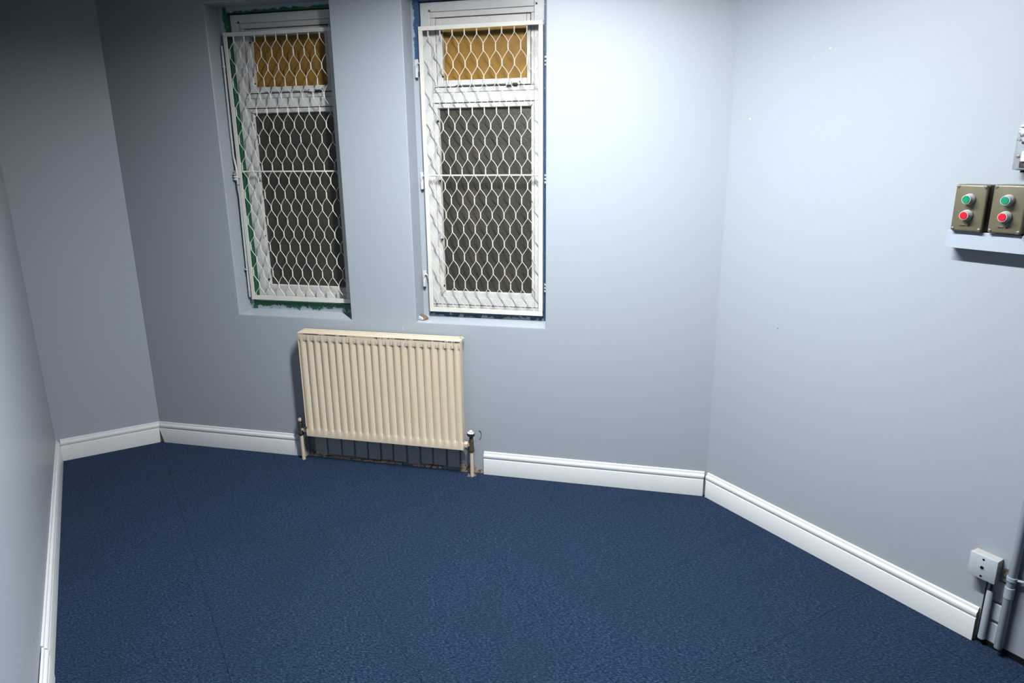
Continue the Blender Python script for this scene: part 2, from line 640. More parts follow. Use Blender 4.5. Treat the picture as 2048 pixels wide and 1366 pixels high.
# ------------------------------------------------------------------ bare brickwork low on the walls
joints = [-1.302, -1.2249, -1.1414, -1.0658, -0.9909, -0.9168, -0.8477, -0.7701, -0.6964, -0.6265, -0.5513, -0.4784, -0.409]
for a, b in zip(joints, joints[1:]):
    dz = random.uniform(-0.006, 0.006)
    dy = random.uniform(-0.001, 0.0025)
    B().box(a + 0.004, b - 0.004, 0.003 + dy, 0.018, 0.012 + dz, 0.135).build('brick', M_brick, wall_back, bevel=0.003)
B().box(BR[0], BR[1], 0.0125, 0.0165, -0.01, 0.125).build('mortar_bed', M_mortar, wall_back)


def rubble(x0, x1, h0, h1, parent, y0=0.012, seed=0, dy=0.012, name='broken_plaster_edge'):
    """ragged strip of bare plaster along the foot of the wall"""
    rnd = random.Random(seed)
    n = max(6, int((x1 - x0) / 0.011))
    top, base = [], []
    for i in range(n + 1):
        w = i / n
        x = x0 + (x1 - x0) * w
        hh = (h0 + (h1 - h0) * w) * rnd.uniform(0.45, 1.35)
        yy = y0 - dy * rnd.uniform(0.6, 1.3)
        top.append((x, yy + 0.006, max(hh, 0.002)))
        base.append((x, yy - 0.003, -0.001))
    vs = top + base + [(p[0], 0.0165, p[2]) for p in top] + [(p[0], 0.0165, -0.001) for p in base]
    m = n + 1
    fs = []
    for i in range(n):
        fs += [(i, i + 1, m + i + 1, m + i), (i, 2 * m + i, 2 * m + i + 1, i + 1), (2 * m + i, 3 * m + i, 3 * m + i + 1, 2 * m + i + 1), (m + i, m + i + 1, 3 * m + i + 1, 3 * m + i)]
    fs += [(0, m, 3 * m, 2 * m), (m - 1, 3 * m - 1, 4 * m - 1, 2 * m - 1)]
    return B().add(vs, fs).build(name, M_plaster, parent)


rubble(-1.333, -1.24, 0.030, 0.012, wall_back, seed=1)
rubble(-1.24, -0.90, 0.003, 0.006, wall_back, seed=2)
rubble(-0.90, -0.80, 0.014, 0.008, wall_back, seed=3)
rubble(-0.74, -0.58, 0.006, 0.011, wall_back, seed=4)
rubble(-0.475, -0.351, 0.040, 0.022, wall_back, y0=0.008, seed=5, dy=0.014)

for z0, z1 in ((0.012, 0.084), (0.0945, 0.155), (0.1655, 0.2375)):
    B().box(1.193, 1.259, 0.004 + random.uniform(0, 0.002), 0.016, z0, z1).build('brick', M_brick, wall_right, bevel=0.003)
# smooth boxing panel beyond the conduit, hung a little clear of the carpet
B().box(1.266, 1.62, -0.004, 0.0, 0.022, 2.2).build('boxing_panel', M_panel, wall_right, bevel=0.001)
# dabs of filler and a scuff on the paint
for s, z, r in ((0.0958, 1.690, 0.005), (0.4233, 1.9104, 0.004), (0.445, 1.905, 0.0025), (0.36, 1.888, 0.0025), (0.3153, 0.8771, 0.0025)):
    B().lathe((s, 0.0005, z), (0, -1, 0), [(0, r), (0.001, r * 0.8), (0.0016, r * 0.3)], 9).build('filler_dab', M_whitechip if z > 1 else M_iron, wall_right, smooth=40)
B().add([(-0.7560, -0.0006, 0.7465), (-0.7530, -0.0006, 0.7475), (-0.7550, -0.0006, 0.7285), (-0.7565, -0.0006, 0.7285),
         (-0.7560, 0.0002, 0.7465), (-0.7530, 0.0002, 0.7475), (-0.7550, 0.0002, 0.7285), (-0.7565, 0.0002, 0.7285)],
        [(0, 1, 2, 3), (4, 5, 6, 7), (0, 1, 5, 4), (1, 2, 6, 5), (2, 3, 7, 6), (3, 0, 4, 7)]).build('paint_scrape', M_whitechip, wall_back)


# ------------------------------------------------------------------ windows
def window(name, op, x0, mats, label):
    """op: opening; x0: left edge of the white frame; everything in wall axes"""
    ox0, ox1, oz0, oz1 = op
    W = 0.575
    zb, zt = 0.8405, 2.2285
    yF = 0.13
    w = tag(empty(name, ((ox0 + ox1) / 2, 0.0, oz0)), label, kind='structure')
    L = Vector(w.location)

    def P(b, nm, mat, parent=None, **k):
        if parent is None:
            b.v = [tuple(Vector(v) - L) for v in b.v]
            if 'uvf' in k:
                g = k['uvf']
                k['uvf'] = lambda co: g(co + L)
            return b.build(nm, mat, w, **k)
        b.v = [tuple(Vector(v) - L) for v in b.v]
        return b.build(nm, mat, parent, **k)
    x1 = x0 + W
    ys = 0.11
    # old timber lining round the opening
    P(B().box(ox0 - 0.01, x0 - 0.003, ys, 0.2, oz0, oz1), 'lining_jamb', mats['jamb_l'], uvf=lambda c: ((c.x - ox0) / (x0 - ox0), c.z - oz0))
    P(B().box(x1 + 0.003, ox1 + 0.01, ys, 0.2, oz0, oz1), 'lining_jamb', mats['jamb_r'], uvf=lambda c: ((ox1 - c.x) / (ox1 - x1), c.z - oz0))
    P(B().box(x0 - 0.003, x1 + 0.003, ys, 0.2, oz0, zb - 0.018), 'lining_rail', mats['foot'], uvf=lambda c: ((c.z - oz0) / (zb - oz0), c.x - ox0))
    P(B().box(x0 - 0.003, x1 + 0.003, ys, 0.2, zt + 0.004, oz1 + 0.01), 'lining_rail', mats['head'], uvf=lambda c: ((oz1 - c.z) / (oz1 - zt), c.x - ox0))
    P(B().box(x0 - 0.004, x1 + 0.004, 0.175, 0.2, zb - 0.02, zt + 0.006), 'backing', M_dark)
    # sloping painted sill
    P(B().prism_x([(0.0005, oz0 - 0.012), (0.0005, oz0 + 0.0005), (0.112, oz0 + 0.0105), (0.112, oz0 - 0.012)], ox0 + 0.0005, ox1 - 0.0005), 'sill', M_sill)
    # white frame
    g = 0.0006
    bv = 0.002
    P(B().box(x0, x0 + 0.046 - g, yF, 0.175, zb, zt), 'frame_stile', M_upvc, bevel=bv)
    P(B().box(x1 - 0.046 + g, x1, yF, 0.175, zb, zt), 'frame_stile', M_upvc, bevel=bv)
    P(B().box(x0 + 0.046, x1 - 0.046, yF, 0.175, 2.188 + g, zt), 'frame_head', M_upvc, bevel=bv)
    P(B().box(x0 + 0.046, x1 - 0.046, yF + 0.0015, 0.175, 2.164, 2.188 - g), 'head_bead', M_bead, bevel=bv)
    P(B().box(x0 + 0.046, x0 + 0.069, yF + 0.0015, 0.175, 1.866, 2.163), 'side_bead', M_bead, bevel=bv)
    P(B().box(x1 - 0.060, x1 - 0.046, yF + 0.0015, 0.175, 1.866, 2.163), 'side_bead', M_bead, bevel=bv)
    P(B().box(x0 + 0.046, x1 - 0.046, yF, 0.175, 1.798, 1.842), 'transom', M_upvc, bevel=bv)
    P(B().box(x0 + 0.046, x1 - 0.046, yF + 0.0015, 0.175, 1.8432, 1.8645), 'transom_bead', M_bead, bevel=bv)
    P(B().box(x0 + 0.046, x1 - 0.046, yF, 0.175, zb, 0.8785), 'frame_foot', M_upvc, bevel=bv)
    P(B().box(x0, x1, yF + 0.002, 0.175, zb - 0.0165, zb - 0.003), 'drip_strip', M_bead, bevel=0.001)
    # opening top light
    s0, s1, sz0, sz1 = x0 + 0.073, x1 - 0.062, 1.868, 2.159
    p0, p1, pz0, pz1 = x0 + 0.1015, x0 + 0.4965, 1.8955, 2.128
    sash = P(B().box(s0, p0, yF - 0.003, 0.17, sz0, sz1), 'top_light_sash', M_bead, bevel=bv)
    P(B().box(p1, s1, yF - 0.003, 0.17, sz0, sz1), 'sash_stile', M_bead, sash, bevel=bv)
    P(B().box(p0 + g, p1 - g, yF - 0.003, 0.17, pz1, sz1), 'sash_rail', M_bead, sash, bevel=bv)
    P(B().box(p0 + g, p1 - g, yF - 0.003, 0.17, sz0, pz0), 'sash_rail', M_bead, sash, bevel=bv)
    P(B().box(p0 - 0.003, p1 + 0.003, 0.152, 0.158, pz0 - 0.003, pz1 + 0.003), 'amber_pane', M_amber)['label'] = 'amber-brown obscured pane'
    stay = P(B().box(p0 + 0.06, p1 - 0.10, yF - 0.012, yF - 0.005, 1.8715, 1.8785).box(p0 + 0.30, p0 + 0.325, yF - 0.018, yF - 0.003, 1.866, 1.882), 'casement_stay', M_hard, bevel=0.0012)
    P(B().box(p0 + 0.330, p0 + 0.352, yF - 0.014, yF - 0.002, 1.8655, 1.8745), 'stay_peg', M_iron, stay, bevel=0.001)
    P(B().box(p0 + 0.362, p0 + 0.366, yF - 0.014, yF - 0.002, 1.866, 1.881), 'stay_pin', M_iron, stay)
    # fixed lower light
    q0, q1, qz0, qz1 = x0 + 0.072, x0 + 0.511, 0.9075, 1.7715
    yb = yF + 0.003
    P(B().prism_x([(yb, 1.7945), (yb, qz1 + 0.004), (yb + 0.014, qz1), (0.17, qz1), (0.17, 1.7945)], x0 + 0.047, x1 - 0.047,
                  cut0=lambda y, z: 0.025 * (1.7945 - z) / 0.023, cut1=lambda y, z: -0.0185 * (1.7945 - z) / 0.023), 'glazing_bead', M_bead)
    P(B().prism_x([(yb, 0.8795), (yb, qz0 - 0.004), (yb + 0.014, qz0), (0.17, qz0), (0.17, 0.8795)], x0 + 0.047, x1 - 0.047,
                  cut0=lambda y, z: 0.025 * (z - 0.8795) / 0.028, cut1=lambda y, z: -0.0185 * (z - 0.8795) / 0.028), 'glazing_bead', M_bead)
    for a, b in ((x0 + 0.047, q0), (x1 - 0.047, q1)):
        sg = 1 if b > a else -1
        vs, fs = [], []
        for z, zi in ((0.8795, qz0), (1.7945, qz1)):
            vs += [(a, yb, z), (b - sg * 0.004, yb, zi), (b, yb + 0.014, zi), (b, 0.17, zi), (a, 0.17, z)]
        fs = [(i, (i + 1) % 5, 5 + (i + 1) % 5, 5 + i) for i in range(5)] + [(4, 3, 2, 1, 0), (5, 6, 7, 8, 9)]
        P(B().add(vs, fs), 'glazing_bead', M_bead)
    P(B().box(q0 - 0.004, q1 + 0.004, 0.150, 0.156, qz0 - 0.004, qz1 + 0.004), 'dark_pane', M_glass)['label'] = 'dark obscured glass pane with night behind'
    for px, pz in ((x0 + 0.045, 2.193), (x1 - 0.035, 2.197), (p0 - 0.002, 1.912), (p0 - 0.003, 2.100), (q0 - 0.004, 1.718), (q0 - 0.004, 1.445), (q0 - 0.004, 1.165), (q0 - 0.004, 0.935)):
        P(B().lathe((px, yF + 0.004, pz), (0, -1, 0), [(0, 0.0045), (0.0085, 0.0045), (0.0092, 0.003)], 9), 'fixing', M_iron, smooth=40)
    return w


window_1 = window('window_1', WL, -1.625, dict(
    jamb_l=peel('lining_green_jamb', GREEN, 0.62), jamb_r=peel('lining_green_far_jamb', GREEN, 0.45),
    foot=peel('lining_green_foot', GREEN, 0.66), head=peel('lining_green_head', GREEN, 0.45)),
    'narrow barred window with green-painted lining, nearer the corner')
window_2 = window('window_2', WR, -0.645, dict(
    jamb_l=peel('lining_blue_jamb', BLUE, 0.75, top=1.20), jamb_r=peel('lining_blue_far_jamb', BLUE, 0.95),
    foot=peel('lining_blue_foot', (0.012, 0.045, 0.10), 0.80), head=peel('lining_blue_head', BLUE, 0.5)),
    'narrow barred window with blue-painted lining, above the pipe end of the radiator')


# ------------------------------------------------------------------ grilles
def grille(name, gx0, gx1, gz0, gz1, xk0, pitch, row0, rowp, zbar, bow, label):
    o = tag(empty(name, ((gx0 + gx1) / 2, 0.09, gz0)), label, 'window grille', 'mesh grilles over the windows')
    L = Vector(o.location)

    def P(b, nm, mat, **k):
        b.v = [tuple(Vector(v) - L) for v in b.v]
        return b.build(nm, mat, o, **k)
    ya, yb = 0.082, 0.104
    bw = 0.020
    # angle-iron surround: a face flange and a return flange
    for nm, (a, b, c, d), ret in (('top_bar', (gx0, gx1, gz1 - 0.018, gz1), (gx0, gx1, gz1 - 0.004, gz1)), ('bottom_bar', (gx0, gx1, gz0, gz0 + 0.023), (gx0, gx1, gz0, gz0 + 0.004)),
                                  ('side_bar', (gx0, gx0 + bw, gz0 + 0.0235, gz1 - 0.0185), (gx0, gx0 + 0.004, gz0 + 0.0235, gz1 - 0.0185)),
                                  ('side_bar', (gx1 - bw, gx1, gz0 + 0.0235, gz1 - 0.0185), (gx1 - 0.004, gx1, gz0 + 0.0235, gz1 - 0.0185))):
        bb = B().box(a, b, ya, ya + 0.004, c, d).box(ret[0], ret[1], ya + 0.0035, yb, ret[2], ret[3])
        P(bb, nm, M_grille, bevel=0.0008, segs=1)
    P(B().tube([(gx0 + 0.010, 0.0935, zbar), (gx1 - 0.010, 0.0935, zbar)], 0.0042, 8), 'cross_rod', M_grille, smooth=50)
    xmin, xmax = gx0 + 0.006, gx1 - 0.006
    ztop, zbot = gz1 - 0.008, gz0 + 0.008
    hv = 0.0115
    r = 0.0017

    def strand(xk, sg):
        pts = []
        n = 0
        zc = row0 + rowp
        pts.append((xk, ztop))
        pts.append((xk, row0 + rowp - hv))
        i = 0
        while True:
            zc = row0 - rowp * i
            off = (i % 2 == 0)
            xa = xk if off else xk + sg * pitch / 2
            xb = xk + sg * pitch / 2 if off else xk
            zprev = zc + rowp - hv
            znext = zc + hv
            for s in range(1, 8):
                t = s / 7
                # one way the strands bow round into the next twist, the other way they run straighter
                if (xb - xa) * bow > 0:
                    c = 0.25 * t + 0.75 * math.sin(math.pi * t / 2)
                else:
                    c = 0.75 * t + 0.25 * (0.5 - 0.5 * math.cos(math.pi * t))
                pts.append((xa + (xb - xa) * c, zprev + (znext - zprev) * t))
            pts.append((xb, zc))
            pts.append((xb, zc - hv))
            i += 1
            if zc - hv < zbot:
                break
        out = []
        for x, z in pts:
            if z < zbot:
                break
            # the two strands of a twist lie side by side
            out.append((min(max(x - sg * 0.0 + sg * 0.0011, xmin), xmax), 0.0895 + sg * 0.0008, z))
        return out
    for k in range(-1, 11):
        for sg in (-1, 1):
            xk = xk0 + pitch * k
            lo, hi = min(xk, xk + sg * pitch / 2), max(xk, xk + sg * pitch / 2)
            if hi < xmin + 0.012 or lo > xmax - 0.012:
                continue
            P(B().tube(strand(xk, sg), r, 6), 'mesh_wire', M_wire, smooth=60)
    return o


g_1 = grille('window_grille', -1.641, -1.068, 0.8335, 2.143, -1.5896, 0.0571, 2.0445, 0.0666, 1.4924, -1,
             'cream wire-mesh security grille over the window with green-painted lining')
g_2 = grille('window_grille', -0.640, -0.067, 0.8115, 2.1225, -0.5963, 0.0571, 2.0245, 0.0672, 1.4703, 1,
             'white wire-mesh security grille over the window with blue-painted lining')


def bracket(name, x, z, kind, label, group):
    """a pintle: small backplate on the lining, with a hook or a knuckle reaching for the grille"""
    e = tag(empty(name, (x, 0.11, z)), label, 'bracket', group)
    if kind == 'hook':
        B().box(-0.011, 0.007, -0.005, 0.0, -0.020, 0.034).build('backplate', M_hard, e, bevel=0.0015)
        B().box(-0.007, 0.006, -0.014, -0.004, -0.046, -0.008).build('sleeve', M_hard, e, bevel=0.002)
        path = [(-0.001, -0.010, -0.010 + 0.0)] + [(0.0095 - 0.0105 * math.cos(a), -0.011, 0.004 + 0.012 * math.sin(a)) for a in [math.pi * k / 10 for k in range(0, 9)]]
        B().tube(path + [(0.021, -0.012, -0.004)], 0.0038, 8).build('hook', M_hard, e, smooth=50)
        B().box(-0.003, 0.005, -0.013, -0.003, -0.053, -0.046).build('pin_end', M_iron, e, bevel=0.001)
    else:
        B().box(0.004, 0.012, -0.030, 0.0, -0.034, 0.034).build('backplate', M_hard, e, bevel=0.0015)
        for dz in (-0.016, 0.0, 0.016):
            B().lathe((0.002, -0.022, dz - 0.0045), (0, 0, 1), [(0, 0.0060), (0.001, 0.0072), (0.008, 0.0072), (0.009, 0.0060)], 12).build('knuckle', M_hard, e, smooth=40)
        B().lathe((0.002, -0.022, -0.024), (0, 0, 1), [(0, 0.003), (0.050, 0.003)], 8).build('pin', M_iron, e, smooth=40)
    return e


bracket('hook_bracket', -0.662, 1.955, 'hook', 'topmost white hook bracket beside the blue-lined window, over bare blue paint', 'hook brackets of the grille')
bracket('hook_bracket', -0.658, 1.452, 'hook', 'grey-painted hook bracket at mid-height beside the blue-lined window', 'hook brackets of the grille')
bracket('hook_bracket', -0.668, 0.978, 'hook', 'lowest white hook bracket beside the blue-lined window, near its sill', 'hook brackets of the grille')
for z, lb in ((1.957, 'topmost white hinge on the wall edge of the blue-lined window'), (1.4545, 'middle white hinge on the wall edge of the blue-lined window'),
              (0.9491, 'lowest white hinge on the wall edge of the blue-lined window')):
    bracket('grille_hinge', -0.0555, z, 'hinge', lb, 'hinges of the grille')

# locking rods down the side of the green-lined window's grille
e = tag(empty('locking_rod', (-1.6645, 0.107, 1.45)), 'pale painted locking rod bent in at its catch, upper length beside the green-lined window', 'rod')
zz = lambda z: z - 1.45
B().tube([(0.009, -0.022, zz(2.085)), (0.009, -0.022, zz(1.98)), (0.0065, -0.022, zz(1.70)), (0.006, -0.022, zz(1.57)), (0.010, -0.022, zz(1.54)), (0.016, -0.024, zz(1.515)), (0.021, -0.030, zz(1.49)), (0.021, -0.032, zz(1.43))],
         0.0055, 10).build('upper_rod', M_rod, e, smooth=50)
B().lathe((0.009, -0.022, zz(1.985)), (0, 0, 1), [(0, 0.007), (0.002, 0.0092), (0.009, 0.0092), (0.011, 0.007)], 14).build('collar', M_rod, e, smooth=40)
B().box(-0.002, 0.010, -0.017, 0.006, zz(1.958), zz(1.984)).build('rod_guide', M_rod, e, bevel=0.0015)
e = tag(empty('locking_rod', (-1.6575, 0.107, 0.835)), 'pale painted locking rod held by a clip, lower length beside the green-lined window', 'rod')
zz = lambda z: z - 0.835
B().tube([(0.014, -0.032, zz(1.425)), (0.009, -0.025, zz(1.40)), (0.010, -0.022, zz(1.37)), (0.006, -0.022, zz(1.10)), (0.004, -0.022, zz(0.845))], 0.0055, 10).build('lower_rod', M_rod, e, smooth=50)
B().tube([(-0.008, 0.004, zz(0.995)), (-0.007, -0.022, zz(0.995)), (0.001, -0.031, zz(0.993)), (0.012, -0.030, zz(0.990))], 0.003, 8).build('clip', M_hard, e, smooth=50)
B().box(-0.010, -0.004, -0.020, 0.004, zz(0.955), zz(0.990)).build('clip_plate', M_iron, e, bevel=0.001)
e = tag(empty('catch_bracket', (-1.652, 0.10, 1.468)), 'chipped iron catch bracket at mid-height beside the green-lined window', 'bracket')
for dz in (-0.012, 0.0, 0.012):
    B().lathe((0.0, -0.028, dz - 0.004), (0, 0, 1), [(0, 0.008), (0.0012, 0.0105), (0.0065, 0.0105), (0.008, 0.008)], 12).build('knuckle', M_copper if dz == 0.012 else M_hard, e, smooth=40)
B().box(-0.006, 0.006, -0.028, 0.010, -0.022, 0.030).build('backplate', M_copper, e, bevel=0.002)
B().tube([(0.0, -0.028, -0.004), (0.024, -0.024, -0.004)], 0.004, 8).build('link', M_hard, e, smooth=50)

# lump of broken timber left on the sill of the blue-lined window
e = tag(empty('timber_offcut', (-0.672, 0.052, 0.7765), math.radians(-28)), 'small paint-flecked timber offcut lying on a windowsill', 'offcut')
e.scale = (1.15, 1.15, 1.2)
B().add([(-0.024, -0.016, 0.0), (0.024, -0.013, 0.0), (0.027, 0.016, 0.0), (-0.021, 0.017, 0.0), (-0.026, -0.012, 0.017), (0.017, -0.013, 0.009), (0.025, 0.013, 0.013), (-0.020, 0.015, 0.022)],
        [(0, 3, 2, 1), (0, 1, 5, 4), (1, 2, 6, 5), (2, 3, 7, 6), (3, 0, 4, 7), (4, 5, 6, 7)]).build('split_wood', M_wood, e, bevel=0.0015)
B().add([(-0.0265, -0.0165, 0.002), (0.021, -0.0150, 0.001), (0.0185, -0.0145, 0.011), (-0.0275, -0.0145, 0.0185), (-0.0255, -0.0105, 0.003), (0.021, -0.0105, 0.002), (0.0185, -0.0095, 0.0115), (-0.0260, -0.0080, 0.0195)],
        [(0, 1, 2, 3), (4, 7, 6, 5), (0, 4, 5, 1), (1, 5, 6, 2), (2, 6, 7, 3), (3, 7, 4, 0)]).build('painted_face', M_chunk, e, bevel=0.0008)


# ------------------------------------------------------------------ radiator
RX0, RX1, RZ0, RZ1 = -1.2885, -0.4325, 0.152, 0.711
rad = tag(empty('radiator', (0, 0, 0)), 'old cream ribbed panel radiator with chipped top edge below the windows', 'radiator')
yf, yk = -0.085, -0.058
# corrugated front: rounded ribs between narrow grooves, flat strips top and bottom
ribs = 22
rp = (RX1 - RX0) / ribs
prof = []
for k in range(ribs):
    a = RX0 + k * rp
    for t, d in ((0.0, 0.0105), (0.035, 0.0075), (0.09, 0.0055), (0.32, 0.0012), (0.44, 0.0), (0.56, 0.0), (0.68, 0.0012), (0.91, 0.0055), (0.965, 0.0075)):
        prof.append((a + t * rp, d))
prof.append((RX1, 0.0105))
levels = [(RZ0, 0.0), (RZ0 + 0.034, 0.0), (RZ0 + 0.0405, 0.55), (RZ0 + 0.050, 1.0), (RZ1 - 0.049, 1.0), (RZ1 - 0.0415, 0.55), (RZ1 - 0.0385, 0.0), (RZ1 - 0.004, 0.0)]
vs, fs = [], []
for z, s in levels:
    for x, d in prof:
        vs.append((x, yf + d * s, z))
n = len(prof)
for j in range(len(levels) - 1):
    for i in range(n - 1):
        fs.append((j * n + i, j * n + i + 1, (j + 1) * n + i + 1, (j + 1) * n + i))
bk = len(vs)
vs += [(RX0, yk, RZ0), (RX1, yk, RZ0), (RX1, yk, RZ1 - 0.004), (RX0, yk, RZ1 - 0.004)]
top = (len(levels) - 1) * n
fs += [(bk, bk + 3, bk + 2, bk + 1)]
fs += [tuple([bk, bk + 1] + list(range(n - 1, -1, -1)))]
fs += [tuple([bk + 3] + list(range(top, top + n)) + [bk + 2])]
fs += [tuple([bk] + [j * n for j in range(len(levels))] + [bk + 3]), tuple([bk + 1, bk + 2] + [j * n + n - 1 for j in range(len(levels) - 1, -1, -1)])]
B().add(vs, fs).build('ribbed_panel', M_rad, rad, smooth=45)
B().box(RX0 - 0.001, RX1 + 0.001, -0.086, -0.016, RZ1 - 0.0035, RZ1 + 0.0015).build('top_cap', M_radcap, rad, bevel=0.0015)
B().box(RX0 + 0.001, RX1 - 0.001, -0.0862, -0.07, RZ1 - 0.0068, RZ1 - 0.0034).build('cap_joint', M_capjoint, rad)
B().box(RX0 + 0.004, RX1 - 0.004, -0.060, -0.050, RZ1 + 0.0014, RZ1 + 0.0045).build('cap_seam', M_radcap, rad, bevel=0.001)
B().box(RX0 + 0.004, RX1 - 0.004, -0.032, -0.018, RZ1 + 0.0014, RZ1 + 0.0055).build('cap_seam', M_radcap, rad, bevel=0.001)
for x in (RX0 - 0.0012, RX1 - 0.0012):
    B().box(x, x + 0.0024, -0.085, -0.050, RZ0 + 0.05, RZ1 - 0.004).build('side_panel', M_rad, rad, bevel=0.0008)
B().box(RX0 + 0.03, RX1 - 0.05, -0.046, -0.016, RZ0 + 0.01, RZ1 - 0.005).build('rear_panel', M_rad, rad, bevel=0.003)
for x in (-1.12, -0.60):
    B().box(x, x + 0.03, -0.017, 0.0, 0.2, 0.66).build('wall_bracket', M_rad, rad, bevel=0.001)
rnd = random.Random(21)
for x, w in ((-0.448, 0.010), (-0.457, 0.007), (-0.466, 0.009), (-0.478, 0.006), (-0.487, 0.010), (-0.500, 0.005), (-0.512, 0.007), (-0.437, 0.006), (-0.845, 0.006), (-0.858, 0.009), (-0.830, 0.004), (-1.16, 0.004)):
    h = rnd.uniform(0.003, 0.0065)
    z = RZ1 - rnd.uniform(0.005, 0.008)
    B().add([(x - w / 2, -0.0864, z), (x + w * 0.1, -0.0866, z - h * 0.6), (x + w / 2, -0.0864, z + h * 0.1), (x + w * 0.2, -0.0866, z + h * 0.6), (x - w * 0.3, -0.0864, z + h * 0.5),
             (x - w / 2, -0.0845, z), (x + w * 0.1, -0.0845, z - h * 0.6), (x + w / 2, -0.0845, z + h * 0.1), (x + w * 0.2, -0.0845, z + h * 0.6), (x - w * 0.3, -0.0845, z + h * 0.5)],
            [(0, 1, 2, 3, 4), (9, 8, 7, 6, 5), (0, 5, 6, 1), (1, 6, 7, 2), (2, 7, 8, 3), (3, 8, 9, 4), (4, 9, 5, 0)]).build('rust_chip', M_iron, rad)
# left tail: lockshield valve on a cream pipe
PX = -1.343
vl = B().lathe((PX, -0.05, 0.136), (0, 0, 1), [(0, 0.0105), (0.006, 0.0135), (0.014, 0.0135), (0.018, 0.0115), (0.07, 0.0115), (0.076, 0.0105), (0.082, 0.0095)], 16).build('lockshield_valve', M_valve, rad, smooth=40)
B().lathe((PX, -0.05, 0.217), (0, 0, 1), [(0, 0.0095), (0.003, 0.0115), (0.012, 0.0112), (0.017, 0.007)], 14).build('valve_cap', M_copper, vl, smooth=40)
B().lathe((PX + 0.008, -0.052, 0.172), (1, 0, 0), [(0, 0.0085), (0.014, 0.0085), (0.0145, 0.0145), (0.034, 0.0145), (0.036, 0.012), (0.049, 0.012)], 6).build('union_nut', M_nut, vl, smooth=25)
B().lathe((PX + 0.002, -0.05, -0.004), (0, 0, 1), [(0, 0.0098), (0.142, 0.0098)], 16).build('pipe', M_pipe, rad, smooth=40)
# right tail: wheel-head valve
PX = -0.4005
vr = B().lathe((PX, -0.05, 0.132), (0, 0, 1), [(0, 0.0105), (0.004, 0.0140), (0.012, 0.0140), (0.015, 0.0115), (0.062, 0.0120), (0.066, 0.0095), (0.082, 0.0095)], 16).build('wheel_valve', M_valve, rad, smooth=40)
B().lathe((PX - 0.003, -0.05, 0.214), (0.12, 0, 1), [(0, 0.011), (0.005, 0.0185), (0.014, 0.0200), (0.019, 0.018)], 9).build('wheel_head', M_iron, vr, smooth=30)
B().lathe((PX - 0.002, -0.05, 0.2315), (0.12, 0, 1), [(0, 0.0180), (0.004, 0.0165), (0.006, 0.010), (0.012, 0.0095), (0.015, 0.006)], 9).build('wheel_top', M_whitechip, vr, smooth=30)
B().lathe((PX - 0.008, -0.052, 0.170), (-1, 0, 0), [(0, 0.0085), (0.008, 0.0085), (0.0085, 0.0165), (0.027, 0.0165), (0.029, 0.012), (0.038, 0.012)], 6).build('union_nut', M_nut, vr, smooth=25)
B().lathe((PX, -0.05, -0.004), (0, 0, 1), [(0, 0.0100), (0.138, 0.0100)], 16).build('pipe', M_pipe, rad, smooth=40)
B().lathe((PX - 0.030, -0.030, 0.150), (0, 1, 0), [(0, 0.004), (0.03, 0.004)], 8).build('bleed_stub', M_valve, rad, smooth=40)
# flaked paint round the pipe foot and beside the wheel head
for (x, y, z, sx, sz) in ((-0.417, -0.057, 0.008, 0.008, 0.010), (-0.388, -0.045, 0.006, 0.006, 0.008), (-1.352, -0.052, 0.003, 0.010, 0.005)):
    B().add([(x - sx, y - 0.004, 0), (x + sx, y - 0.005, 0), (x + sx * .8, y + 0.006, 0), (x - sx * .7, y + 0.005, 0), (x + sx * .1, y, z + sz)],
            [(0, 3, 2, 1), (0, 1, 4), (1, 2, 4), (2, 3, 4), (3, 0, 4)]).build('paint_flake', M_plaster, rad)
ring = [(PX + 0.026 + 0.011 * math.cos(a), -0.0015 + 0.0006 * math.sin(3 * a), 0.205 + 0.024 * math.sin(a)) for a in [math.radians(d) for d in range(-80, 95, 14)]]
B().tube(ring, 0.0013, 5).build('paint_crack', M_iron, wall_back, smooth=60)

# ------------------------------------------------------------------ push-button boxes on the right wall
def RW(name, s, off, z, label, cat, group=None):
    e = empty(name, (0.734 + s * R2 - off * R2, -s * R2 - off * R2, z), -math.pi / 4)
    return tag(e, label, cat, group)


